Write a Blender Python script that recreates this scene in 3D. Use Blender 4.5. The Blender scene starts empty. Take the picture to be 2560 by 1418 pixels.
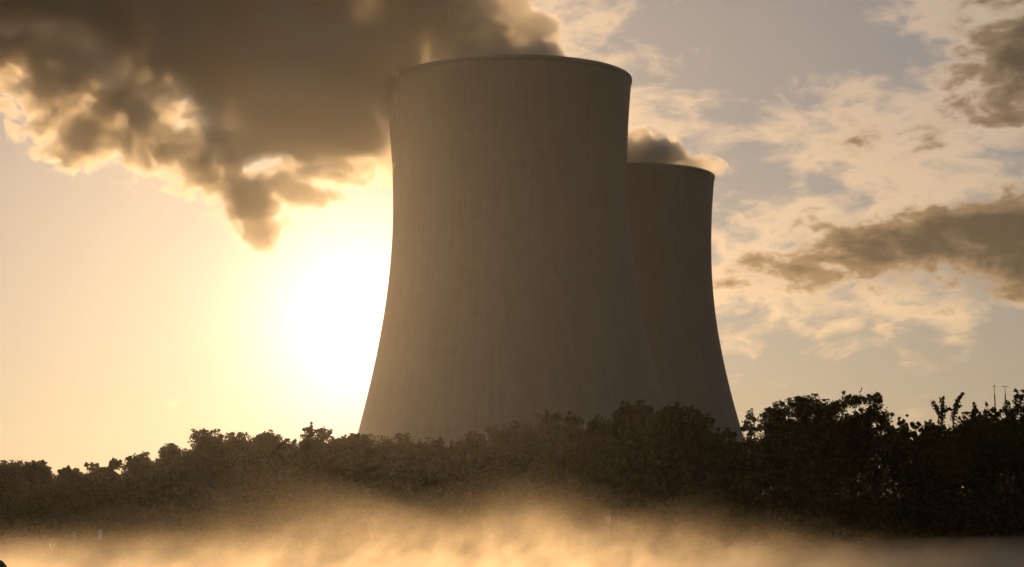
import bpy, bmesh, math, random
import numpy as np
from mathutils import Vector, Matrix

# ------------------------------------------------------------------ camera
F = 5347.0                 # focal length in photo pixels (photo 2560 x 1418)
HORIZON = 1365.0           # photo row of the horizon at mid frame
EYE = 2.0                  # camera height above the water
ROLL = 0.0203
scene = bpy.context.scene
col = scene.collection
pitch = math.atan((HORIZON - 709.0) / F)
fw = Vector((0, math.cos(pitch), math.sin(pitch)))
r0 = Vector((1, 0, 0)); u0 = r0.cross(fw)
rt = math.cos(ROLL) * r0 - math.sin(ROLL) * u0
up = math.sin(ROLL) * r0 + math.cos(ROLL) * u0
cam_data = bpy.data.cameras.new('camera')
cam_data.sensor_width = 36.0
cam_data.lens = F / 2560.0 * 36.0
cam_data.clip_start = 0.1
cam_data.clip_end = 20000.0
cam = bpy.data.objects.new('camera', cam_data)
col.objects.link(cam)
M = Matrix((rt, up, -fw)).transposed().to_4x4()
M.translation = Vector((0, 0, EYE))
cam.matrix_world = M
scene.camera = cam


def ray(px, py):
    d = fw * F + rt * (px - 1280.0) - up * (py - 709.0)
    return d.normalized()


def at(px, py, Y):
    """the point on the ray of photo pixel (px, py) whose world y is Y"""
    d = ray(px, py)
    return Vector((0, 0, EYE)) + d * (Y / d.y)


# ------------------------------------------------------------------ sun and sky
SUN_DIR = ray(806, 775)                      # towards the sun
SUN_EL = math.asin(SUN_DIR.z)
SUN_AZ = math.atan2(SUN_DIR.x, SUN_DIR.y)    # clockwise from +Y
sun_data = bpy.data.lights.new('sun', 'SUN')
sun_data.energy = 4.0
sun_data.angle = math.radians(0.5)
sun_data.color = (1.0, 0.63, 0.31)
sun = bpy.data.objects.new('sun', sun_data)
col.objects.link(sun)
sun.rotation_euler = SUN_DIR.to_track_quat('Z', 'Y').to_euler()

scene.view_settings.view_transform = 'Standard'
scene.view_settings.look = 'None'
scene.view_settings.gamma = 1.0
scene.view_settings.exposure = 0.0
scene.render.engine = 'CYCLES'
cy = scene.cycles
cy.use_denoising = True
try:
    cy.denoiser = 'OPENIMAGEDENOISE'
except Exception:
    pass
cy.use_adaptive_sampling = True
cy.adaptive_threshold = 0.03
cy.adaptive_min_samples = 48
cy.time_limit = 600
cy.max_bounces = 3
cy.diffuse_bounces = 1
cy.glossy_bounces = 1
cy.transmission_bounces = 1
cy.transparent_max_bounces = 8
cy.volume_bounces = 2
cy.volume_max_steps = 32
cy.sample_clamp_indirect = 4.0


class NT:
    """small helper for building node trees"""
    def __init__(self, tree):
        self.t = tree

    def node(self, kind, ins=None, **props):
        n = self.t.nodes.new(kind)
        for k, v in props.items():
            setattr(n, k, v)
        for k, v in (ins or {}).items():
            self.set(n.inputs[k], v)
        return n

    def set(self, sock, v):
        if isinstance(v, bpy.types.NodeSocket):
            self.t.links.new(v, sock)
        else:
            sock.default_value = v

    def math(self, op, *a, clamp=False):
        n = self.t.nodes.new('ShaderNodeMath')
        n.operation = op
        n.use_clamp = clamp
        for i, v in enumerate(a):
            self.set(n.inputs[i], v)
        return n.outputs[0]

    def vec(self, op, *a, out=0):
        n = self.t.nodes.new('ShaderNodeVectorMath')
        n.operation = op
        for i, v in enumerate(a):
            self.set(n.inputs[i], v)
        return n.outputs[out]

    def scale(self, v, s):
        n = self.t.nodes.new('ShaderNodeVectorMath')
        n.operation = 'SCALE'
        self.set(n.inputs[0], v)
        self.set(n.inputs['Scale'], s)
        return n.outputs[0]

    def smooth(self, x, a, b):
        n = self.t.nodes.new('ShaderNodeMapRange')
        n.interpolation_type = 'SMOOTHSTEP'
        self.set(n.inputs['Value'], x)
        self.set(n.inputs['From Min'], a)
        self.set(n.inputs['From Max'], b)
        return n.outputs['Result']

    def noise(self, vec, scale, detail=3.0, rough=0.55, out='Fac', lac=2.0, dist=0.0):
        n = self.t.nodes.new('ShaderNodeTexNoise')
        n.noise_dimensions = '3D'
        self.set(n.inputs['Vector'], vec)
        n.inputs['Scale'].default_value = scale
        n.inputs['Detail'].default_value = detail
        n.inputs['Roughness'].default_value = rough
        n.inputs['Lacunarity'].default_value = lac
        n.inputs['Distortion'].default_value = dist
        return n.outputs[out]

    def mix(self, fac, a, b, mode='MIX'):
        n = self.t.nodes.new('ShaderNodeMix')
        n.data_type = 'RGBA'
        n.blend_type = mode
        self.set(n.inputs[0], fac)
        self.set(n.inputs[6], a)
        self.set(n.inputs[7], b)
        return n.outputs[2]

    def xyz(self, x, y, z):
        n = self.t.nodes.new('ShaderNodeCombineXYZ')
        for i, v in enumerate((x, y, z)):
            self.set(n.inputs[i], v)
        return n.outputs[0]

    def sep(self, v):
        n = self.t.nodes.new('ShaderNodeSeparateXYZ')
        self.set(n.inputs[0], v)
        return n.outputs

    def ramp(self, fac, stops, interp='LINEAR'):
        n = self.t.nodes.new('ShaderNodeValToRGB')
        self.set(n.inputs[0], fac)
        cr = n.color_ramp
        cr.interpolation = interp
        while len(cr.elements) < len(stops):
            cr.elements.new(0.5)
        for e, (p, c) in zip(cr.elements, stops):
            e.position = p
            e.color = c if len(c) == 4 else (*c, 1)
        return n.outputs[0]


SKY_STRENGTH = 0.097
world = bpy.data.worlds.new('World')
scene.world = world
world.use_nodes = True
wt = NT(world.node_tree)
world.node_tree.nodes.clear()
sky = wt.node('ShaderNodeTexSky')
sky.sky_type = 'NISHITA'
sky.sun_disc = False
sky.sun_elevation = SUN_EL
sky.sun_rotation = SUN_AZ
sky.altitude = 50.0
sky.air_density = 1.0
sky.dust_density = 1.0
sky.ozone_density = 1.0
geo = wt.node('ShaderNodeTexCoord')
gdir = geo.outputs['Generated']              # view direction in the world
sx, sy, sz = wt.sep(gdir)
az = wt.math('ARCTAN2', sx, sy)
el = wt.math('ARCSINE', sz)


def azel(px, py):
    d = ray(px, py)
    return math.atan2(d.x, d.y), math.asin(d.z)


# cloud fields live in azimuth / elevation on the sky vault, in units of 1/10 rad
ce = wt.xyz(wt.math('MULTIPLY', az, 10.0), wt.math('MULTIPLY', el, 19.0), 0.37)
tilt = wt.node('ShaderNodeMapping', {'Vector': ce, 'Rotation': (0, 0, math.radians(-14))}).outputs[0]
warp = wt.scale(wt.vec('SUBTRACT', wt.noise(tilt, 2.2, 3, 0.5, 'Color'), (0.5, 0.5, 0.5)), 0.36)
tw = wt.vec('ADD', tilt, warp)
n_big = wt.noise(tw, 1.7, 7, 0.56)
n_fine = wt.noise(wt.vec('ADD', tw, (7.3, 1.1, 0.0)), 5.0, 5, 0.55)
cov = wt.math('ADD', wt.math('MULTIPLY', n_big, 0.45), wt.math('MULTIPLY', n_fine, 0.55))


wob = wt.sep(wt.vec('SUBTRACT', wt.noise(wt.vec('ADD', tilt, (3.1, 9.2, 4.0)), 1.5, 4, 0.6, 'Color'), (0.5, 0.5, 0.5)))
azw = wt.math('ADD', az, wt.math('MULTIPLY', wob[0], 0.11))
elw = wt.math('ADD', el, wt.math('MULTIPLY', wob[1], 0.05))


def patch(px, py, wpx, hpx, rot=0.0, power=1.0):
    """soft ellipse on the sky vault: 1 in its middle, 0 at its rim and beyond"""
    a, e = azel(px, py)
    dx = wt.math('SUBTRACT', azw, a)
    dy = wt.math('SUBTRACT', elw, e)
    c, s = math.cos(rot), math.sin(rot)
    X = wt.math('ADD', wt.math('MULTIPLY', dx, c * F / wpx), wt.math('MULTIPLY', dy, s * F / wpx))
    Y = wt.math('ADD', wt.math('MULTIPLY', dx, -s * F / hpx), wt.math('MULTIPLY', dy, c * F / hpx))
    r = wt.math('SQRT', wt.math('ADD', wt.math('MULTIPLY', X, X), wt.math('MULTIPLY', Y, Y)))
    return wt.math('SUBTRACT', 1.0, r, clamp=True)


def add(*a):
    o = a[0]
    for b in a[1:]:
        o = wt.math('ADD', o, b)
    return o


# light altocumulus: more of it on the right, a clear grey window at the upper right
light_field = add(cov,
                  wt.math('MULTIPLY', patch(2200, 330, 1000, 380, 0.2), 0.17),
                  wt.math('MULTIPLY', patch(2150, 640, 950, 210, 0.1), 0.23),
                  wt.math('MULTIPLY', patch(2520, 10, 620, 160, -0.12), 0.34),
                  wt.math('MULTIPLY', patch(2480, 230, 520, 260, 0.4), 0.24),
                  wt.math('MULTIPLY', patch(1660, 230, 280, 230), 0.17),
                  wt.math('MULTIPLY', patch(1420, 60, 240, 280), 0.30),
                  wt.math('MULTIPLY', patch(2180, 820, 500, 110, 0.05), 0.10),
                  wt.math('MULTIPLY', patch(1960, 90, 620, 210, 0.1), -0.22),
                  wt.math('MULTIPLY', patch(1900, 470, 260, 80, 0.0), -0.16),
                  wt.math('MULTIPLY', patch(300, 700, 1100, 600, 0.0), -0.14))
low_fade = wt.smooth(el, 0.03, 0.09)
c_light = wt.math('MULTIPLY', wt.smooth(light_field, 0.51, 0.72), wt.math('ADD', 0.25, wt.math('MULTIPLY', low_fade, 0.7)))
dark_field = add(cov,
                 wt.math('MULTIPLY', patch(2520, 590, 860, 180, 0.09), 0.60),
                 wt.math('MULTIPLY', patch(2060, 610, 420, 75, 0.14), 0.09),
                 wt.math('MULTIPLY', patch(2600, 150, 640, 240, 0.35), 0.47))
c_dark = wt.math('MULTIPLY', wt.smooth(dark_field, 0.58, 1.0), 1.0)

SKY_TINT = (1.0, 0.94, 0.98, 1)
soft = wt.node('ShaderNodeGamma', {'Color': sky.outputs[0], 'Gamma': 0.55}).outputs[0]   # a hazy sky, less steep towards the sun
base = wt.mix(1.0, soft, SKY_TINT, 'MULTIPLY')
grey = wt.mix(1.0, base, (0.88, 0.92, 0.99, 1), 'MULTIPLY')
lit = wt.mix(c_light, grey, wt.mix(1.0, base, (1.74, 1.52, 1.26, 1), 'MULTIPLY'))
shade = wt.ramp(c_dark, [(0.0, (1.3, 1.1, 0.9)), (0.45, (0.80, 0.62, 0.43)), (1.0, (0.27, 0.235, 0.175))])
final = wt.mix(wt.smooth(c_dark, 0.0, 0.45), lit, wt.mix(1.0, base, shade, 'MULTIPLY'))
# bright aureole of the hazy air right round the sun
cosang = wt.vec('DOT_PRODUCT', gdir, tuple(ray(905, 800)), out='Value')
ang2 = wt.math('MULTIPLY', wt.math('SUBTRACT', 1.0, cosang), 2.0)          # angle squared
g1 = wt.math('EXPONENT', wt.math('MULTIPLY', ang2, -1.0 / 0.045 ** 2))
g2 = wt.math('EXPONENT', wt.math('MULTIPLY', wt.math('SQRT', ang2), -1.0 / 0.040))
glow = wt.mix(1.0, wt.scale(wt.xyz(10.0, 8.2, 6.8), g1), wt.scale(wt.xyz(4.4, 2.8, 1.8), g2), 'ADD')
final = wt.mix(1.0, final, glow, 'ADD')
bg = wt.node('ShaderNodeBackground', {'Color': final, 'Strength': SKY_STRENGTH})
wo = wt.node('ShaderNodeOutputWorld', {'Surface': bg.outputs[0]})


# ------------------------------------------------------------------ helpers
def tag(o, label=None, cat=None, group=None, kind=None):
    for k, v in (('label', label), ('category', cat), ('group', group), ('kind', kind)):
        if v:
            o[k] = v
    return o


def empty(name, loc):
    o = bpy.data.objects.new(name, None)
    o.empty_display_size = 0.5
    col.objects.link(o)
    o.location = loc
    return o


def mesh_obj(name, verts, faces, mat, parent=None, smooth=False, loc=None):
    verts = np.asarray(verts, dtype=np.float32)
    me = bpy.data.meshes.new(name)
    if isinstance(faces, np.ndarray):
        k = faces.shape[1]
        me.vertices.add(len(verts))
        me.vertices.foreach_set('co', verts.ravel())
        me.loops.add(faces.size)
        me.loops.foreach_set('vertex_index', faces.astype(np.int32).ravel())
        me.polygons.add(len(faces))
        me.polygons.foreach_set('loop_start', np.arange(0, faces.size, k, dtype=np.int32))
        me.polygons.foreach_set('loop_total', np.full(len(faces), k, dtype=np.int32))
        me.update(calc_edges=True)
    else:
        me.from_pydata([tuple(v) for v in verts], [], faces)
        me.update()
    if smooth:
        me.polygons.foreach_set('use_smooth', np.ones(len(me.polygons), dtype=bool))
    me.materials.append(mat)
    o = bpy.data.objects.new(name, me)
    col.objects.link(o)
    if parent is not None:
        o.parent = parent
    if loc is not None:
        o.location = loc
    return o


def material(name):
    m = bpy.data.materials.new(name)
    m.use_nodes = True
    t = NT(m.node_tree)
    m.node_tree.nodes.clear()
    out = t.node('ShaderNodeOutputMaterial')
    return m, t, out


def surf(name, color, rough=0.8, var=0.0, scale=3.0, bump=0.0):
    m, t, out = material(name)
    tc = t.node('ShaderNodeTexCoord').outputs['Object']
    n = t.noise(tc, scale, 5, 0.6)
    c = t.mix(t.math('MULTIPLY', n, var * 2), (*color, 1), tuple(0.55 * x for x in color) + (1,))
    b = t.node('ShaderNodeBsdfPrincipled', {'Base Color': c, 'Roughness': rough})
    if bump:
        bn = t.node('ShaderNodeBump', {'Height': n, 'Strength': bump, 'Distance': 0.1})
        t.set(b.inputs['Normal'], bn.outputs[0])
    t.set(out.inputs['Surface'], b.outputs[0])
    return m


def tube(p0, p1, ra, rb, seg=7):
    """tapered tube between two points: vertices and quads"""
    p0, p1 = Vector(p0), Vector(p1)
    d = (p1 - p0).normalized()
    a = d.orthogonal().normalized()
    b = d.cross(a)
    vs = []
    for p, r in ((p0, ra), (p1, rb)):
        for k in range(seg):
            t = 2 * math.pi * k / seg
            vs.append(p + (a * math.cos(t) + b * math.sin(t)) * r)
    fs = [(k, (k + 1) % seg, seg + (k + 1) % seg, seg + k) for k in range(seg)]
    fs.append(tuple(range(seg - 1, -1, -1)))
    fs.append(tuple(range(seg, 2 * seg)))
    return vs, fs


class MB:
    """collects pieces of one mesh"""
    def __init__(self):
        self.v, self.f = [], []

    def add(self, vs, fs):
        n = len(self.v)
        self.v += [tuple(v) for v in vs]
        self.f += [tuple(i + n for i in f) for f in fs]

    def tube(self, *a, **k):
        self.add(*tube(*a, **k))

    def box(self, c, s):
        x, y, z = c
        a, b, d = s[0] / 2, s[1] / 2, s[2] / 2
        vs = [(x + i * a, y + j * b, z + k * d) for k in (-1, 1) for j in (-1, 1) for i in (-1, 1)]
        self.add(vs, [(0, 2, 3, 1), (4, 5, 7, 6), (0, 1, 5, 4), (2, 6, 7, 3), (0, 4, 6, 2), (1, 3, 7, 5)])

    def build(self, name, mat, parent=None, smooth=False, loc=None):
        return mesh_obj(name, self.v, self.f, mat, parent, smooth, loc)


# ------------------------------------------------------------------ ground and water
BANK = 190.0
m_ground = surf('earth', (0.07, 0.055, 0.03), 1.0, 0.5, 0.4, 0.4)
xs = np.concatenate([np.linspace(-1750, -120, 10), np.linspace(-110, 110, 90), np.linspace(120, 1750, 10)])
ys = np.array([-400, -50, 60, 150, 180, 188, 190, 192, 194, 197, 201, 206, 210, 214, 222, 235, 260, 300, 420, 500, 800, 1150], float)
rng = np.random.default_rng(3)
gv = []
for y in ys:
    for x in xs:
        z = np.interp(y, [-400, 150, 188, 190, 194, 201, 206, 214, 235, 300, 420, 1150], [-3, -2.5, -0.4, -0.05, 0.55, 1.0, 3.0, 6.0, 6.5, 4.5, 1.4, 1.4])
        if 186 < y < 250 and abs(x) < 111:
            z += 0.12 * rng.standard_normal()
        gv.append((x, y, z))
nx = len(xs)
gf = np.array([(j * nx + i, j * nx + i + 1, (j + 1) * nx + i + 1, (j + 1) * nx + i)
               for j in range(len(ys) - 1) for i in range(nx - 1)])
tag(mesh_obj('ground', gv, gf, m_ground, smooth=True), kind='structure')

m_water, t, out = material('lake_water')
tc = t.node('ShaderNodeTexCoord').outputs['Object']
mp = t.node('ShaderNodeMapping', {'Vector': tc, 'Scale': (0.5, 1.4, 1.0)}).outputs[0]
bn = t.node('ShaderNodeBump', {'Height': t.noise(mp, 1.2, 4, 0.55), 'Strength': 0.25, 'Distance': 0.12})
b = t.node('ShaderNodeBsdfPrincipled', {'Base Color': (0.02, 0.025, 0.02, 1), 'Roughness': 0.08, 'IOR': 1.33, 'Normal': bn.outputs[0]})
t.set(out.inputs['Surface'], b.outputs[0])
wv = [(-1740, -390, 0), (1740, -390, 0), (1740, 193, 0), (-1740, 193, 0)]
tag(mesh_obj('water', wv, [(0, 1, 2, 3)], m_water), kind='structure')

# ------------------------------------------------------------------ cooling towers
RT, ZT, BL, BU, HT = 37.45, 113.15, 86.75, 103.5, 150.0


def radius(z):
    b = BL if z < ZT else BU
    return RT * math.sqrt(1 + ((z - ZT) / b) ** 2)


m_conc, t, out = material('weathered_concrete')
tc = t.node('ShaderNodeTexCoord').outputs['Object']
ox, oy, oz = t.sep(tc)
ang = t.math('ARCTAN2', oy, ox)
rib = t.math('SINE', t.math('MULTIPLY', ang, 120.0))
lift = t.math('FRACT', t.math('MULTIPLY', oz, 1 / 3.0))
seam = t.math('GREATER_THAN', lift, 0.95)
streak = t.noise(t.xyz(t.math('MULTIPLY', ang, 9.0), 0.0, t.math('MULTIPLY', oz, 0.018)), 3.0, 5, 0.6)
blot = t.noise(tc, 0.035, 5, 0.6)
panel = t.node('ShaderNodeTexWhiteNoise', {'Vector': t.xyz(t.math('FLOOR', t.math('MULTIPLY', ang, 40 / math.pi)), 0.0, t.math('FLOOR', t.math('MULTIPLY', oz, 1 / 3.0)))}).outputs['Value']
v = t.math('ADD', t.math('MULTIPLY', streak, 0.55), t.math('ADD', t.math('MULTIPLY', blot, 0.35), t.math('MULTIPLY', panel, 0.10)))
cc = t.ramp(v, [(0.25, (0.24, 0.18, 0.12)), (0.52, (0.29, 0.22, 0.148)), (0.8, (0.335, 0.258, 0.175))])
cc = t.mix(t.math('ADD', t.math('MULTIPLY', seam, 0.16), t.math('MULTIPLY', rib, 0.02)), cc, (0.21, 0.16, 0.11, 1))
b = t.node('ShaderNodeBsdfPrincipled', {'Base Color': cc, 'Roughness': 0.9})
t.set(out.inputs['Surface'], b.outputs[0])


def lathe(profile, seg=240):
    vs = []
    for (r, z) in profile:
        for k in range(seg):
            a = 2 * math.pi * k / seg
            vs.append((r * math.cos(a), r * math.sin(a), z))
    n = len(profile)
    fs = np.array([(j * seg + k, j * seg + (k + 1) % seg, ((j + 1) % n) * seg + (k + 1) % seg, ((j + 1) % n) * seg + k)
                   for j in range(n) for k in range(seg)])
    return vs, fs


def tower(X, Y, label):
    root = tag(empty('cooling_tower', (X, Y, 1.4)), label, 'cooling tower', 'cooling towers of the power station')
    z0 = 10.0
    top = HT - 1.4
    zz = np.linspace(z0, top - 1.2, 64)
    outer = [(radius(z + 1.4), z) for z in zz]
    inner = [(radius(z + 1.4) - 0.9, z) for z in zz[::-1]]
    vs, fs = lathe(outer + inner)
    mesh_obj('shell', vs, fs, m_conc, root, True)
    rr = radius(HT)
    ring = [(rr - 0.95, top - 1.197), (rr + 0.08, top - 1.197), (rr + 0.16, top - 0.9), (rr + 0.16, top - 0.15), (rr + 0.05, top), (rr - 0.95, top)]
    vs, fs = lathe(ring)
    mesh_obj('rim', vs, fs, m_conc, root, False)
    base = radius(11.4)
    vs, fs = lathe([(base + 2.2, -1.2), (base + 2.2, 0.5), (base + 0.2, 0.5), (base + 0.2, -1.2)], 160)
    mesh_obj('footing', vs, fs, m_conc, root, False)
    for k in range(24):
        mb = MB()
        a0 = 2 * math.pi * k / 24
        for s in (-1, 1):
            a1 = a0 + s * 2 * math.pi / 48
            mb.tube(((base + 1.3) * math.cos(a0), (base + 1.3) * math.sin(a0), 0.5),
                    ((base - 0.45) * math.cos(a1), (base - 0.45) * math.sin(a1), z0 + 0.3), 0.55, 0.5, seg=8)
        mb.build('support_column', m_conc, root, True)
    return root


NEAR = (0.026, 675.6)
FAR = (43.9, 864.5)
tower(*NEAR, 'nearer and larger concrete cooling tower with sun glare at its left edge')
tower(*FAR, 'farther and smaller concrete cooling tower partly hidden behind the larger one')

# ------------------------------------------------------------------ trees
def leaf_material(name, color):
    m, t, out = material(name)
    oi = t.node('ShaderNodeNewGeometry')
    rnd = oi.outputs['Random Per Island']
    c = t.ramp(rnd, [(0.0, tuple(0.75 * x for x in color)), (0.6, color), (1.0, (color[0] * 1.2, color[1] * 1.12, color[2]))])
    d = t.node('ShaderNodeBsdfDiffuse', {'Color': c})
    tr = t.node('ShaderNodeBsdfTranslucent', {'Color': c})
    ms = t.node('ShaderNodeMixShader', {0: 0.32, 1: d.outputs[0], 2: tr.outputs[0]})
    t.set(out.inputs['Surface'], ms.outputs[0])
    return m


m_leaf = [leaf_material('foliage', (0.092, 0.062, 0.013)),
          leaf_material('foliage_dull', (0.088, 0.054, 0.013)),
          leaf_material('foliage_lighter', (0.12, 0.085, 0.018))]  # lighter leaf tone; on right-hand trees it paints in brightness the light lacks
m_bark = surf('bark', (0.07, 0.05, 0.035), 0.95, 0.5, 6.0, 0.5)


def leaves(rng, pts, size, upright=0.0):
    """one folded diamond leaf per point: (n*4 verts, n*2 tris as quads)"""
    n = len(pts)
    a = rng.standard_normal((n, 3))
    a[:, 2] += upright
    a /= np.linalg.norm(a, axis=1)[:, None] + 1e-9
    b = np.cross(a, rng.standard_normal((n, 3)))
    b /= np.linalg.norm(b, axis=1)[:, None] + 1e-9
    s = size * rng.uniform(0.6, 1.35, n)[:, None]
    w = s * rng.uniform(0.28, 0.42, n)[:, None]
    c = np.cross(a, b) * s * 0.08
    v = np.stack([pts - a * s * 0.5, pts + b * w + c, pts + a * s * 0.5, pts - b * w + c], 1)
    f = np.arange(n * 4).reshape(n, 4)
    return v.reshape(-1, 3), f


def clump(rng, c, r, n, squash=1.0):
    d = rng.standard_normal((n, 3))
    d /= np.linalg.norm(d, axis=1)[:, None]
    rad = r * rng.uniform(0, 1, n)[:, None] ** 0.5
    p = d * rad
    p[:, 2] *= squash
    return np.asarray(c) + p


def tree(px, ytop, wpx, style, label, Y, seed, mat=0, dense=1.0):
    rng = np.random.default_rng(seed)
    top = at(px, ytop, Y)
    z0 = 1.0
    h = top.z - z0
    w = wpx / F * Y
    root = tag(empty('tree', (top.x, Y, z0)), label, 'tree', 'trees along the far bank')
    # trunk and limbs
    mb = MB()
    lean = rng.uniform(-0.05, 0.05, 2) * h
    fork = Vector((lean[0] * 0.4, lean[1] * 0.4, h * rng.uniform(0.28, 0.4)))
    mb.tube((0, 0, -0.4), fork, 0.02 * h + 0.06, 0.014 * h + 0.03)
    ends = []
    P = []
    shoots = []
    if style == 'airy':
        nl, cr = 7, 0.11
    elif style == 'spire':
        nl, cr = 6, 0.13
    else:
        nl, cr = 10, 0.17
    for k in range(nl):
        a = 2 * math.pi * (k + rng.uniform(-0.3, 0.3)) / nl
        zz = h * rng.uniform(0.55, 0.93)
        f = math.sqrt(max(0.05, 1 - ((zz / h - 0.5) / 0.56) ** 2))
        rr = w * 0.5 * f * rng.uniform(0.45, 0.92)
        e = Vector((rr * math.cos(a), rr * math.sin(a), zz))
        if k == 0:
            e = Vector((rng.uniform(-.04, .04) * w, 0, h * 0.93))
        mid = fork.lerp(e, 0.55) + Vector((rr * 0.12 * math.cos(a), rr * 0.12 * math.sin(a), 0.02 * h))
        mb.tube(fork, mid, 0.011 * h + 0.02, 0.007 * h + 0.015)
        mb.tube(mid, e, 0.007 * h + 0.015, 0.012)
        ends.append(e)
        for q in range(3):
            e2 = mid.lerp(e, rng.uniform(0.2, 0.9)) + Vector(rng.uniform(-1, 1, 3) * np.array([.14 * w, .14 * w, .07 * h]))
            mb.tube(mid.lerp(e, 0.3), e2, 0.02, 0.008, seg=4)
            ends.append(e2)
    nleaf = 0
    S = 0.25
    for e in ends:
        r = max(0.35 if w > 4 else 0.2, cr * w * rng.uniform(0.65, 1.25))
        top_room = h - 0.25 - e.z
        c = np.array((e.x, e.y, min(e.z, h - 0.15 - r * 0.75)))
        n = int(dense * (140 if style != 'airy' else 80) * (r / 0.6) ** 1.7) + 12
        P.append(clump(rng, c, r, n, 0.8))
        # smaller satellite clumps give the ragged outline
        for q in range(4):
            d = rng.standard_normal(3)
            d[2] = abs(d[2]) * 0.8
            d /= np.linalg.norm(d)
            c2 = c + d * r * rng.uniform(0.8, 1.15)
            P.append(clump(rng, c2, r * rng.uniform(0.22, 0.4), int(24 * dense) + 5))
    if style in ('bushy', 'dense', 'shoots', 'tufts'):
        # filled skirt of foliage down to the bank
        n = int(2600 * dense * (w / 6) * (h / 8))
        p = rng.uniform(-1, 1, (n, 3))
        p = p[(p[:, 0] ** 2 + p[:, 1] ** 2) < 1]
        p = p * np.array([w * 0.47, w * 0.4, h * 0.40]) + np.array([0, 0, h * 0.42])
        P.append(p)
    # twigs that stick out of the crown
    k = {'shoots': 24, 'airy': 14, 'bushy': 17, 'dense': 10, 'spire': 6, 'tufts': 2}[style]
    for q in range(k):
        e = ends[rng.integers(len(ends))]
        ln = rng.uniform(0.5, 1.3) * (1.25 if style == 'shoots' else 0.9)
        d = Vector((rng.uniform(-.35, .35), rng.uniform(-.3, .3), 1)).normalized()
        s = Vector((e.x, e.y, min(e.z, h - 0.9)))
        t1 = s + d * ln
        if t1.z > h:
            t1.z = h
        mb.tube(s, t1, 0.016, 0.006, seg=4)
        m = rng.integers(5, 16)
        tt = rng.uniform(0.25, 1.0, m)
        P.append(np.array(s)[None] + tt[:, None] * np.array(t1 - s)[None] + rng.normal(0, 0.10, (m, 3)))
        if style == 'shoots' or rng.uniform() < 0.35:
            P.append(clump(rng, np.array(t1), rng.uniform(0.13, 0.26), 12))
    if style == 'tufts':
        full, h = h, h - 0.55
    P = [np.column_stack([p[:, 0], p[:, 1], np.minimum(p[:, 2], h)]) for p in P]
    if style == 'tufts':
        h = full
        for ox_, dz in ((-0.47, 0.05), (0.0, 0.0), (0.45, -0.03)):
            tip = (ox_, 0.0, h - 0.24 + dz)
            mb.tube((ox_ * 0.7, 0, h - 1.3), tip, 0.03, 0.015, seg=5)
            P.append(clump(rng, tip, 0.22, 90))
    if style == 'spire':
        for q in range(26):
            zz = h * (0.55 + 0.45 * q / 25)
            r = w * 0.20 * (1.02 - q / 25) + 0.10
            P.append(clump(rng, (rng.normal(0, .05 * w), rng.normal(0, .05 * w), zz - r), r, int(60 * (r / .5) ** 1.5) + 14))
        mb.tube(fork, (0, 0, h - 0.1), 0.05, 0.01, seg=5)
    P = np.concatenate(P)
    P[:, 2] = np.minimum(P[:, 2], h)
    P = P[P[:, 2] > 0.1]
    v, f = leaves(rng, P, S)
    mb.build('trunk', m_bark, root)
    mesh_obj('crown', v, f, m_leaf[mat], root)
    return root


def armed_tree(px, ytop, arms, label, Y, seed):
    """a slender tree whose few limbs carry thick sleeves of leaves; arms: (pixel path, half width px, gap?)"""
    rng = np.random.default_rng(seed)
    base = at(px, 1200, Y)
    o = np.array((base.x, Y, 1.0))
    root = tag(empty('tree', o), label, 'tree', 'trees along the far bank')
    mb = MB()
    P = []
    mb.tube((0, 0, -0.4), np.array(at(arms[0][0][0][0], arms[0][0][0][1], Y)) - o, 0.14, 0.07)
    for path, wd in arms:
        pts = [np.array(at(x, y, Y)) - o for x, y in path]
        r = wd / F * Y
        for a, b in zip(pts[:-1], pts[1:]):
            mb.tube(a, b, 0.05, 0.025, seg=5)
            ln = np.linalg.norm(b - a)
            n = int(ln / 0.3 * 26) + 8
            t = rng.uniform(0, 1, n)
            d = rng.standard_normal((n, 3))
            d /= np.linalg.norm(d, axis=1)[:, None]
            P.append(a + (b - a) * t[:, None] + d * r * rng.uniform(0, 1, n)[:, None] ** 0.6)
    P = np.concatenate(P)
    v, f = leaves(rng, P, 0.24, -0.6)
    mb.build('trunk', m_bark, root)
    mesh_obj('crown', v, f, m_leaf[2], root)
    return root


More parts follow.
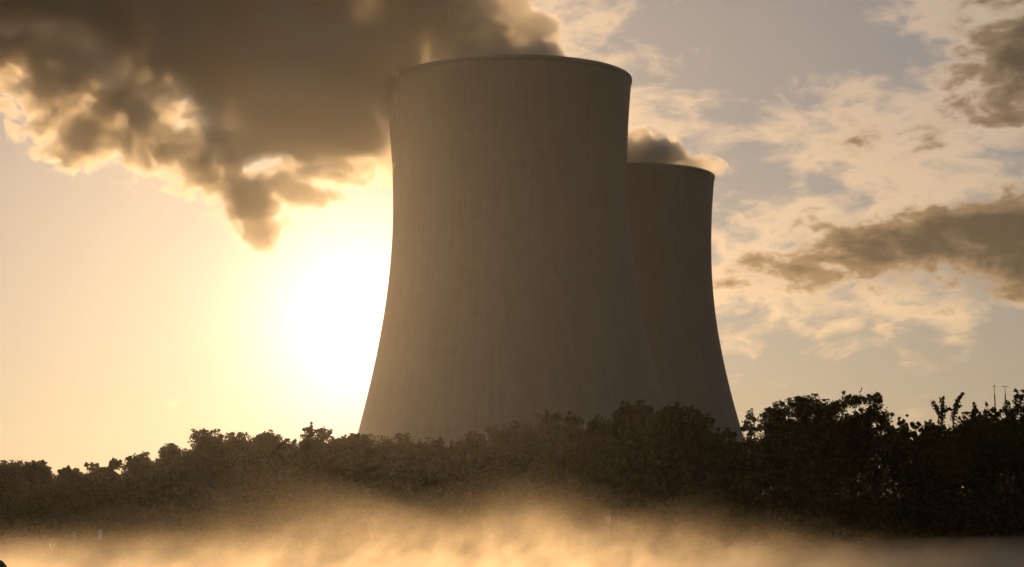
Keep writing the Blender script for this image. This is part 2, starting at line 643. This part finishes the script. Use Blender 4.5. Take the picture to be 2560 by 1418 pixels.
TREES = [
    (25, 1152, 170, 'bushy', 'low rounded bushy tree at the far left end of the treeline'),
    (84, 1153, 110, 'shoots', 'low tree with bare twigs on top, just left of the first notch in the treeline'),
    (160, 1165, 120, 'bushy', 'small flat-topped tree just right of the first notch at the low left end'),
    (230, 1157, 100, 'tufts', 'small low tree topped by three round leafy tufts'),
    (281, 1146, 90, 'spire', 'slim tree with one upright leafy shoot, right of the three-tufted tree'),
    (345, 1132, 130, 'shoots', 'ragged small tree where the treeline starts to climb on the left'),
    (415, 1110, 160, 'bushy', 'rounded dark tree halfway up the left slope of the treeline'),
    (468, 1116, 110, 'airy', 'loose thin tree with sky gaps on the left slope of the treeline'),
    (520, 1076, 150, 'shoots', 'taller ragged tree with open twigs, first high point from the left'),
    (602, 1082, 150, 'bushy', 'bushy tree standing just right of the first high point of the left slope'),
    (664, 1078, 140, 'shoots', 'bushy tree with leafy shoots, second tree left of the pointed spire tree'),
    (724, 1098, 120, 'bushy', 'lower tree in the dip just left of the pointed spire tree'),
    (772, 1056, 110, 'spire', 'tree with a pointed leafy spire, standing below the sun'),
    (812, 1066, 130, 'bushy', 'round-headed tree right against the spire tree below the sun'),
    (866, 1086, 90, 'airy', 'lacy low tree in the glare just left of the large tower'),
    (910, 1084, 130, 'bushy', 'tree covering the left foot of the large tower'),
    (990, 1086, 160, 'bushy', 'broad low tree in front of the left third of the large tower'),
    (1085, 1096, 150, 'bushy', 'lowest tree in front of the middle of the large tower'),
    (1165, 1082, 150, 'dense', 'dull round tree left of the centre of the large tower base'),
    (1242, 1066, 140, 'shoots', 'tree with small leafy tips at the centre of the large tower base'),
    (1312, 1054, 150, 'bushy', 'tree with an uneven top, left of the twin-peaked tree'),
    (1388, 1028, 130, 'bushy', 'left half-peak of the two pointed trees before the large tower'),
    (1440, 1030, 120, 'shoots', 'right half-peak of the two pointed trees before the large tower'),
    (1500, 1040, 120, 'dense', 'tree in the dip left of the tallest crown before the large tower'),
    (1560, 1003, 160, 'bushy', 'tallest tree crown in front of the large tower'),
    (1614, 1004, 140, 'bushy', 'high tree just left of the large tower right foot'),
    (1682, 1010, 160, 'dense', 'dark tree where the two towers overlap'),
    (1748, 1032, 140, 'dense', 'sloping tree in front of the middle of the smaller tower'),
    (1826, 1070, 130, 'bushy', 'low tree covering the right foot of the smaller tower'),
    (1876, 1022, 70, 'airy', 'thin airy sapling in the gap right of the smaller tower'),
    (1934, 1014, 150, 'bushy', 'tree with small sky holes, leftmost of the clump right of the towers'),
    (1988, 988, 150, 'dense', 'flat-topped tree in the clump right of the towers'),
    (2060, 1000, 150, 'shoots', 'tree with short upright tips in the middle of the clump right of the towers'),
    (2118, 978, 120, 'shoots', 'tall tree with twin leafy peaks in the clump right of the towers'),
    (2182, 964, 150, 'airy', 'feathery big-leaved tree, highest of the clump right of the towers'),
    (2256, 1036, 90, 'spire', 'small pointed tree at the right end of the clump right of the towers'),
    (2292, 1044, 80, 'airy', 'thin see-through tree in the low gap near the right side'),
    (2325, 1048, 80, 'spire', 'short stubby tree just left of the forked tree'),
    (2450, 1030, 260, 'dense', 'broad dark tree under the masts at the right'),
    (2432, 1006, 80, 'spire', 'upright leafy tree between the leaning tree and the masts'),
    (2470, 1006, 110, 'airy', 'open twiggy tree directly under the taller mast'),
    (2548, 968, 150, 'airy', 'tall open tree at the right edge beside the masts'),
    (2590, 990, 160, 'dense', 'dense tree cut by the right edge'),
]
for i, (px, yt, w, st, lab) in enumerate(TREES):
    r_ = random.Random(100 + i)
    Yt = 199 + r_.uniform(-3.0, 3.0)
    if lab.startswith('broad dark'):
        Yt = 195.5
    tree(px, yt, w * 1.12, st, lab, Yt, 500 + i, mat=[0, 1, 0, 2][r_.randrange(4)] if px < 1800 else 2)  # all right-hand trees take the lighter leaves, lifting their backlit dark by colour
armed_tree(2352, 1075, [([(2352, 1075), (2354, 1045), (2358, 1028)], 11),
                        ([(2354, 1040), (2346, 1028), (2330, 1004)], 7.5),
                        ([(2358, 1030), (2357, 1012), (2356, 994)], 8.5),
                        ([(2360, 1030), (2372, 1022), (2380, 1026)], 4)],
           'forked tree with two thick upright leafy arms near the right side', 199, 71)
armed_tree(2386, 1060, [([(2383, 1050), (2388, 1022), (2395, 1000)], 9),
                        ([(2395, 1002), (2402, 990), (2409, 983)], 5),
                        ([(2392, 1020), (2404, 1014)], 3)],
           'leaning leafy tree right of the forked tree', 198, 72)

# the three tufts of the small low tree on the left belong to that tree's crown; taller sprigs are in its twigs

# shaded scrub under the trees: one mass nobody could count
rng = np.random.default_rng(77)
prof_x = np.array([-400, 0, 115, 250, 330, 420, 520, 640, 770, 860, 1040, 1200, 1380, 1560, 1680, 1800, 1870, 1990, 2180, 2290, 2400, 2560, 2900], float)
prof_y = np.array([1165, 1165, 1185, 1180, 1160, 1135, 1115, 1110, 1100, 1105, 1115, 1095, 1065, 1035, 1040, 1085, 1090, 1030, 1030, 1075, 1050, 1040, 1040], float)
n = 260000
pxs = rng.uniform(-400, 2900, n)
tops = np.interp(pxs, prof_x, prof_y) + 24 + 10 * np.sin(pxs * 0.05) + 9 * np.sin(pxs * 0.13 + 1)
Ys = rng.uniform(189.6, 203.5, n)
Xs = (pxs - 1280) / F * Ys
hmax = (HORIZON - 0.0203 * (pxs - 1280) - tops) / F * Ys + EYE
edge = np.clip((Ys - 189.0) / 7.0, 0.12, 1.0)
Zs = 0.05 + (hmax - 0.05) * edge * rng.uniform(0, 1, n) ** 0.8
v, f = leaves(rng, np.stack([Xs, Ys, Zs], 1), 0.37)
tag(mesh_obj('undergrowth', v, f, m_leaf[0]), kind='stuff')

# ------------------------------------------------------------------ small things
m_pale = surf('pale_paint', (0.72, 0.70, 0.66), 0.6, 0.15, 9.0)
m_dark = surf('dark_panel', (0.06, 0.05, 0.045), 0.8, 0.3, 6.0)
m_post = surf('weathered_post', (0.16, 0.12, 0.08), 0.9, 0.4, 8.0)
m_steel = surf('mast_steel', (0.12, 0.11, 0.10), 0.6, 0.3, 2.0)
m_rock = surf('wet_rock', (0.06, 0.05, 0.04), 0.7, 0.5, 3.0, 0.6)


def sign(px, py, wpx, hpx, label, panel, Y=190.5):
    c = at(px, py, Y)
    k = Y / F
    w, h = wpx * k, hpx * k
    root = tag(empty('small_sign', (c.x, Y, 0.0)), label, 'sign', 'small pale signs on the far bank')
    mb = MB(); mb.tube((0, 0.05, -0.6), (0, 0.05, c.z - h * 0.5 + 0.02), 0.045, 0.04); mb.build('post', m_post, root)
    mb = MB(); mb.box((0, 0, c.z), (w, 0.03, h)); bo = mb.build('board', m_pale, root)
    if panel == 'square':
        mb = MB(); mb.box((0, -0.02, c.z), (w * 0.36, 0.008, h * 0.34)); mb.build('panel', m_dark, root)
    elif panel == 'slash':
        mb = MB()
        mb.box((-w * 0.30, -0.02, c.z - h * 0.05), (w * 0.22, 0.008, h * 0.30))
        mb.build('panel', m_dark, root)
    return root


sign(1521, 1297, 11, 13, 'small pale square sign with a dark centre before the dark bank', 'square')
sign(185, 1335, 6, 13, 'short pale board with dark blot, left of the taller pale board', 'slash')
sign(249, 1336, 9, 23, 'tall narrow pale board on the misty bank at the left', 'slash')
sign(126, 1365, 5, 13, 'lowest and leftmost pale marker board, half sunk in mist', None)


def mast(px, ytop, ybar, wbar, yfat, label, Y=320.0):
    top = at(px, ytop, Y); bar = at(px, ybar, Y).z; fat = at(px, yfat, Y).z
    k = Y / F
    root = tag(empty('mast', (top.x, Y, 1.4)), label, 'mast', 'thin masts behind the trees')
    z = lambda a: a - 1.4
    mb = MB(); mb.tube((0, 0, -0.2), (0, 0, z(fat)), 2.0 * k, 1.5 * k); mb.build('pole', m_steel, root, True)
    mb = MB(); mb.tube((0, 0, z(fat) - 0.02), (0, 0, z(top.z)), 0.8 * k, 0.35 * k); mb.build('spike', m_steel, root, True)
    mb = MB()
    mb.tube((-wbar * k, 0, z(bar)), (wbar * k, 0, z(bar)), 0.55 * k, 0.55 * k, seg=6)
    for s in (-1, 1):
        mb.tube((s * wbar * k * 0.98, 0, z(bar) - 0.6 * k), (s * wbar * k * 1.05, 0, z(bar) + 3.2 * k), 0.5 * k, 0.4 * k, seg=5)
    mb.build('crossbar', m_steel, root)


mast(2485, 957, 967, 3.5, 987, 'taller thin mast with a short crossbar above the trees at the right')
mast(2512, 964, 967, 6, 985, 'shorter thin mast with a wider crossbar, right of the taller mast')

bm = bmesh.new()
bmesh.ops.create_icosphere(bm, subdivisions=4, radius=1.0)
rr = random.Random(9)
ph = [rr.uniform(0, 6) for _ in range(6)]
for vv in bm.verts:
    p = vv.co
    vv.co = p * (1 + 0.07 * math.sin(3 * p.x + ph[0]) * math.sin(4 * p.y + ph[1]) + 0.04 * math.sin(7 * p.z + ph[2]))
me = bpy.data.meshes.new('boulder'); bm.to_mesh(me); bm.free()
for p in me.polygons:
    p.use_smooth = True
me.materials.append(m_rock)
bo = bpy.data.objects.new('boulder', me); col.objects.link(bo)
ctop = at(7, 1416, 38)
bo.location = (ctop.x, 38, 0.3)
bo.scale = (0.28, 0.4, ctop.z - 0.3)
tag(bo, 'dark rounded boulder top in the bottom left corner', 'boulder')


# ------------------------------------------------------------------ steam
def domain(name, lobes, inflate, voxel):
    """closed skin around a set of ellipsoids (x, y, z, rx, ry, rz)"""
    bm = bmesh.new()
    for (x, y, z, a, b, c) in lobes:
        mtx = Matrix.Translation((x, y, z)) @ Matrix.Diagonal((a * inflate, b * inflate, c * inflate, 1))
        bmesh.ops.create_icosphere(bm, subdivisions=3, radius=1.0, matrix=mtx)
    me = bpy.data.meshes.new(name); bm.to_mesh(me); bm.free()
    o = bpy.data.objects.new(name, me)
    col.objects.link(o)
    md = o.modifiers.new('skin', 'REMESH')
    md.mode = 'VOXEL'
    md.voxel_size = voxel
    dg = bpy.context.evaluated_depsgraph_get()
    new = bpy.data.meshes.new_from_object(o.evaluated_get(dg))
    o.modifiers.clear()
    o.data = new
    new.name = name
    bpy.data.meshes.remove(me)
    return o


def steam_material(name, lobes, density, noise_scale, amp, lo, hi, warp_m, aniso, color, step):
    m, t, out = material(name)
    P = t.node('ShaderNodeNewGeometry').outputs['Position']
    w1 = t.vec('SUBTRACT', t.noise(P, noise_scale * 0.55, 1, 0.5, 'Color'), (0.5, 0.5, 0.5))
    Q = t.vec('ADD', P, t.scale(w1, warp_m))
    acc = None
    for (x, y, z, a, b, c) in lobes:
        d = t.vec('MULTIPLY', t.vec('SUBTRACT', Q, (x, y, z)), (1 / a, 1 / b, 1 / c))
        ln = t.vec('LENGTH', d, out='Value')
        if acc is None:
            acc = ln
        else:
            n = t.node('ShaderNodeMath', operation='SMOOTH_MIN')
            t.set(n.inputs[0], acc); t.set(n.inputs[1], ln); n.inputs[2].default_value = 0.25
            acc = n.outputs[0]
    nz = t.noise(Q, noise_scale, 3, 0.6)
    vo = t.node('ShaderNodeTexVoronoi', {'Vector': Q})
    vo.inputs['Scale'].default_value = noise_scale * 1.5
    vo.inputs['Detail'].default_value = 1.0
    vo.inputs['Roughness'].default_value = 0.5
    vo.inputs['Lacunarity'].default_value = 2.3
    nz = t.math('ADD', t.math('MULTIPLY', nz, 0.72), t.math('SUBTRACT', 0.27, t.math('MULTIPLY', vo.outputs['Distance'], 0.24)))
    fld = t.math('ADD', t.math('SUBTRACT', 1.0, acc), t.math('MULTIPLY', t.math('SUBTRACT', nz, 0.5), amp))
    den = t.math('MULTIPLY', t.smooth(fld, lo, hi), density)
    v = t.node('ShaderNodeVolumePrincipled', {'Color': (*color, 1), 'Anisotropy': aniso, 'Density': den})
    t.set(out.inputs['Volume'], v.outputs[0])
    m.cycles.volume_step_rate = step
    return m


def lobes_px(L, Y0, dY=0.0):
    out = []
    for l in L:
        px, py, rx, ry = l[:4]
        Y = Y0 + (l[4] if len(l) > 4 else 0)
        c = at(px, py, Y)
        k = Y / F
        out.append((c.x, c.y, c.z, rx * k, (l[5] if len(l) > 5 else max(rx, ry) * 1.0) * k, ry * k))
    return out


FAR_PLUME = lobes_px([
    (1545, 440, 230, 62, 0, 190), (1638, 386, 96, 66), (1545, 392, 165, 88), (1330, 350, 190, 110),
    (1130, 370, 190, 110), (960, 380, 150, 80), (850, 405, 120, 65), (720, 440, 120, 80),
    (620, 495, 125, 95), (640, 580, 85, 55), (500, 390, 140, 85), (380, 345, 150, 95), (210, 330, 160, 100),
    (140, 215, 160, 115), (230, 130, 190, 120), (40, 60, 240, 130), (330, 250, 150, 100), (770, 500, 95, 45), (-90, 35, 240, 120), (-320, -20, 260, 170)], FAR[1])
NEAR_PLUME = lobes_px([
    (1262, 205, 262, 55, 0, 240), (1345, 150, 95, 45), (1315, 95, 85, 60), (1170, 110, 190, 95), (1225, 15, 95, 65), (1050, 30, 230, 130),
    (900, 160, 240, 170), (850, 330, 160, 110), (700, 230, 210, 150), (560, 130, 230, 170), (760, 110, 190, 130, 22), (770, 130, 170, 120, -25), (1000, 300, 110, 120), (700, -20, 300, 130),
    (430, 40, 240, 170), (620, 320, 140, 80), (200, -60, 260, 160), (-60, -60, 260, 130), (1000, -150, 320, 160), (500, -180, 350, 150), (-300, -150, 300, 150)], NEAR[1])

s2 = domain('steam_plume', FAR_PLUME, 1.28, 3.0)
s2.data.materials.append(steam_material('steam_far', FAR_PLUME, 0.18, 0.055, 3.2, -0.06, 0.18, 18.0, 0.48, (0.97, 0.91, 0.80), 0.35))
tag(s2, 'lumpy gold-edged steam plume from the smaller tower, drifting left under the darker plume', 'steam plume', 'steam plumes from the cooling towers')
s1 = domain('steam_plume', NEAR_PLUME, 1.34, 3.0)
s1.data.materials.append(steam_material('steam_near', NEAR_PLUME, 0.17, 0.055, 2.7, -0.17, 0.10, 16.0, 0.48, (0.96, 0.91, 0.82), 0.35))
tag(s1, 'large dark steam plume from the larger tower, filling the upper left sky', 'steam plume', 'steam plumes from the cooling towers')

# ------------------------------------------------------------------ mist over the water
MX = [(-300, 1290), (0, 1280), (150, 1235), (260, 1240), (420, 1190), (560, 1130), (680, 1120), (800, 1170), (930, 1190),
      (1100, 1180), (1200, 1150), (1350, 1130), (1470, 1150), (1600, 1210), (1700, 1220), (1830, 1200), (1900, 1240), (2050, 1250), (2250, 1290), (2400, 1320), (2560, 1330), (2900, 1330)]
MY0, MY1, MYM = 46.0, 56.0, 50.0
mist_x = np.array([at(x, y, MYM).x for x, y in MX])
mist_h = np.array([at(x, y, MYM).z for x, y in MX])
gx = np.linspace(mist_x[0], mist_x[-1], 120)
hh = np.interp(gx, mist_x, mist_h)
mv, mf = [], []
for x, h in zip(gx, hh):
    for yy, zz in ((MY0, 0.02), (MY0, h * 0.55), (MY0 + 3, h), (MY1 - 3, h), (MY1, h * 0.55), (MY1, 0.02)):
        mv.append((x, yy, zz))
for i in range(len(gx) - 1):
    for k in range(6):
        a, b_ = i * 6 + k, i * 6 + (k + 1) % 6
        mf.append((a, b_, b_ + 6, a + 6))
mf.append(tuple(range(5, -1, -1)))
mf.append(tuple(range((len(gx) - 1) * 6, len(gx) * 6)))
m_mist, t, out = material('mist')
P = t.node('ShaderNodeNewGeometry').outputs['Position']
ox, oy, oz = t.sep(P)
span = mist_x[-1] - mist_x[0]
hmax = float(mist_h.max())
hx = t.ramp(t.math('DIVIDE', t.math('SUBTRACT', ox, float(mist_x[0])), float(span)),
            [(float((a - mist_x[0]) / span), (float(b_ / hmax),) * 3) for a, b_ in zip(mist_x, mist_h)], 'LINEAR')
top = t.math('MULTIPLY', hx, hmax)
rel = t.math('DIVIDE', oz, top)
sh = t.xyz(t.math('SUBTRACT', ox, t.math('MULTIPLY', oz, 0.35)), t.math('MULTIPLY', oy, 0.13), t.math('MULTIPLY', oz, 0.85))
n0 = t.math('SUBTRACT', t.noise(sh, 0.45, 1, 0.5), 0.5)
nz = t.noise(t.vec('ADD', sh, t.xyz(t.math('MULTIPLY', n0, 2.4), t.math('MULTIPLY', n0, -1.5), t.math('MULTIPLY', n0, 1.2))), 1.0, 4, 0.6)
fall = t.math('SUBTRACT', 1.0, rel, clamp=True)
hump = t.math('ADD', oz, t.math('MULTIPLY', t.math('SUBTRACT', nz, 0.5), -10.0))     # billowing upper side of the dense layer
thin = t.math('SUBTRACT', 1.0, t.math('MULTIPLY', t.smooth(ox, at(1500, 1340, MYM).x, at(2350, 1340, MYM).x), 0.35))
low = t.math('MULTIPLY', t.math('SUBTRACT', 1.0, t.smooth(hump, 0.7, 1.95)), t.math('POWER', fall, 0.8))
wisp = t.math('MULTIPLY', t.smooth(nz, 0.45, 0.66), t.math('POWER', fall, 1.2))
den = t.math('MULTIPLY', thin, t.math('ADD', t.math('MULTIPLY', low, 0.0120), t.math('ADD', t.math('MULTIPLY', wisp, 0.0115), t.math('MULTIPLY', fall, 0.0085))))
vm = t.node('ShaderNodeVolumePrincipled', {'Color': (0.97, 0.86, 0.68, 1), 'Anisotropy': 0.6, 'Density': den})
t.set(out.inputs['Volume'], vm.outputs[0])
m_mist.cycles.volume_step_rate = 1.6
tag(mesh_obj('mist', mv, mf, m_mist), kind='stuff')

# ------------------------------------------------------------------ haze
m_haze, t, out = material('haze')
vh = t.node('ShaderNodeVolumePrincipled', {'Color': (0.96, 0.93, 0.88, 1), 'Anisotropy': 0.84, 'Density': 0.000023})
t.set(out.inputs['Volume'], vh.outputs[0])
m_haze.cycles.homogeneous_volume = True
mb = MB()
mb.box((0, 375, 148.5), (3600, 1650, 305))
tag(mb.build('haze', m_haze), kind='stuff')
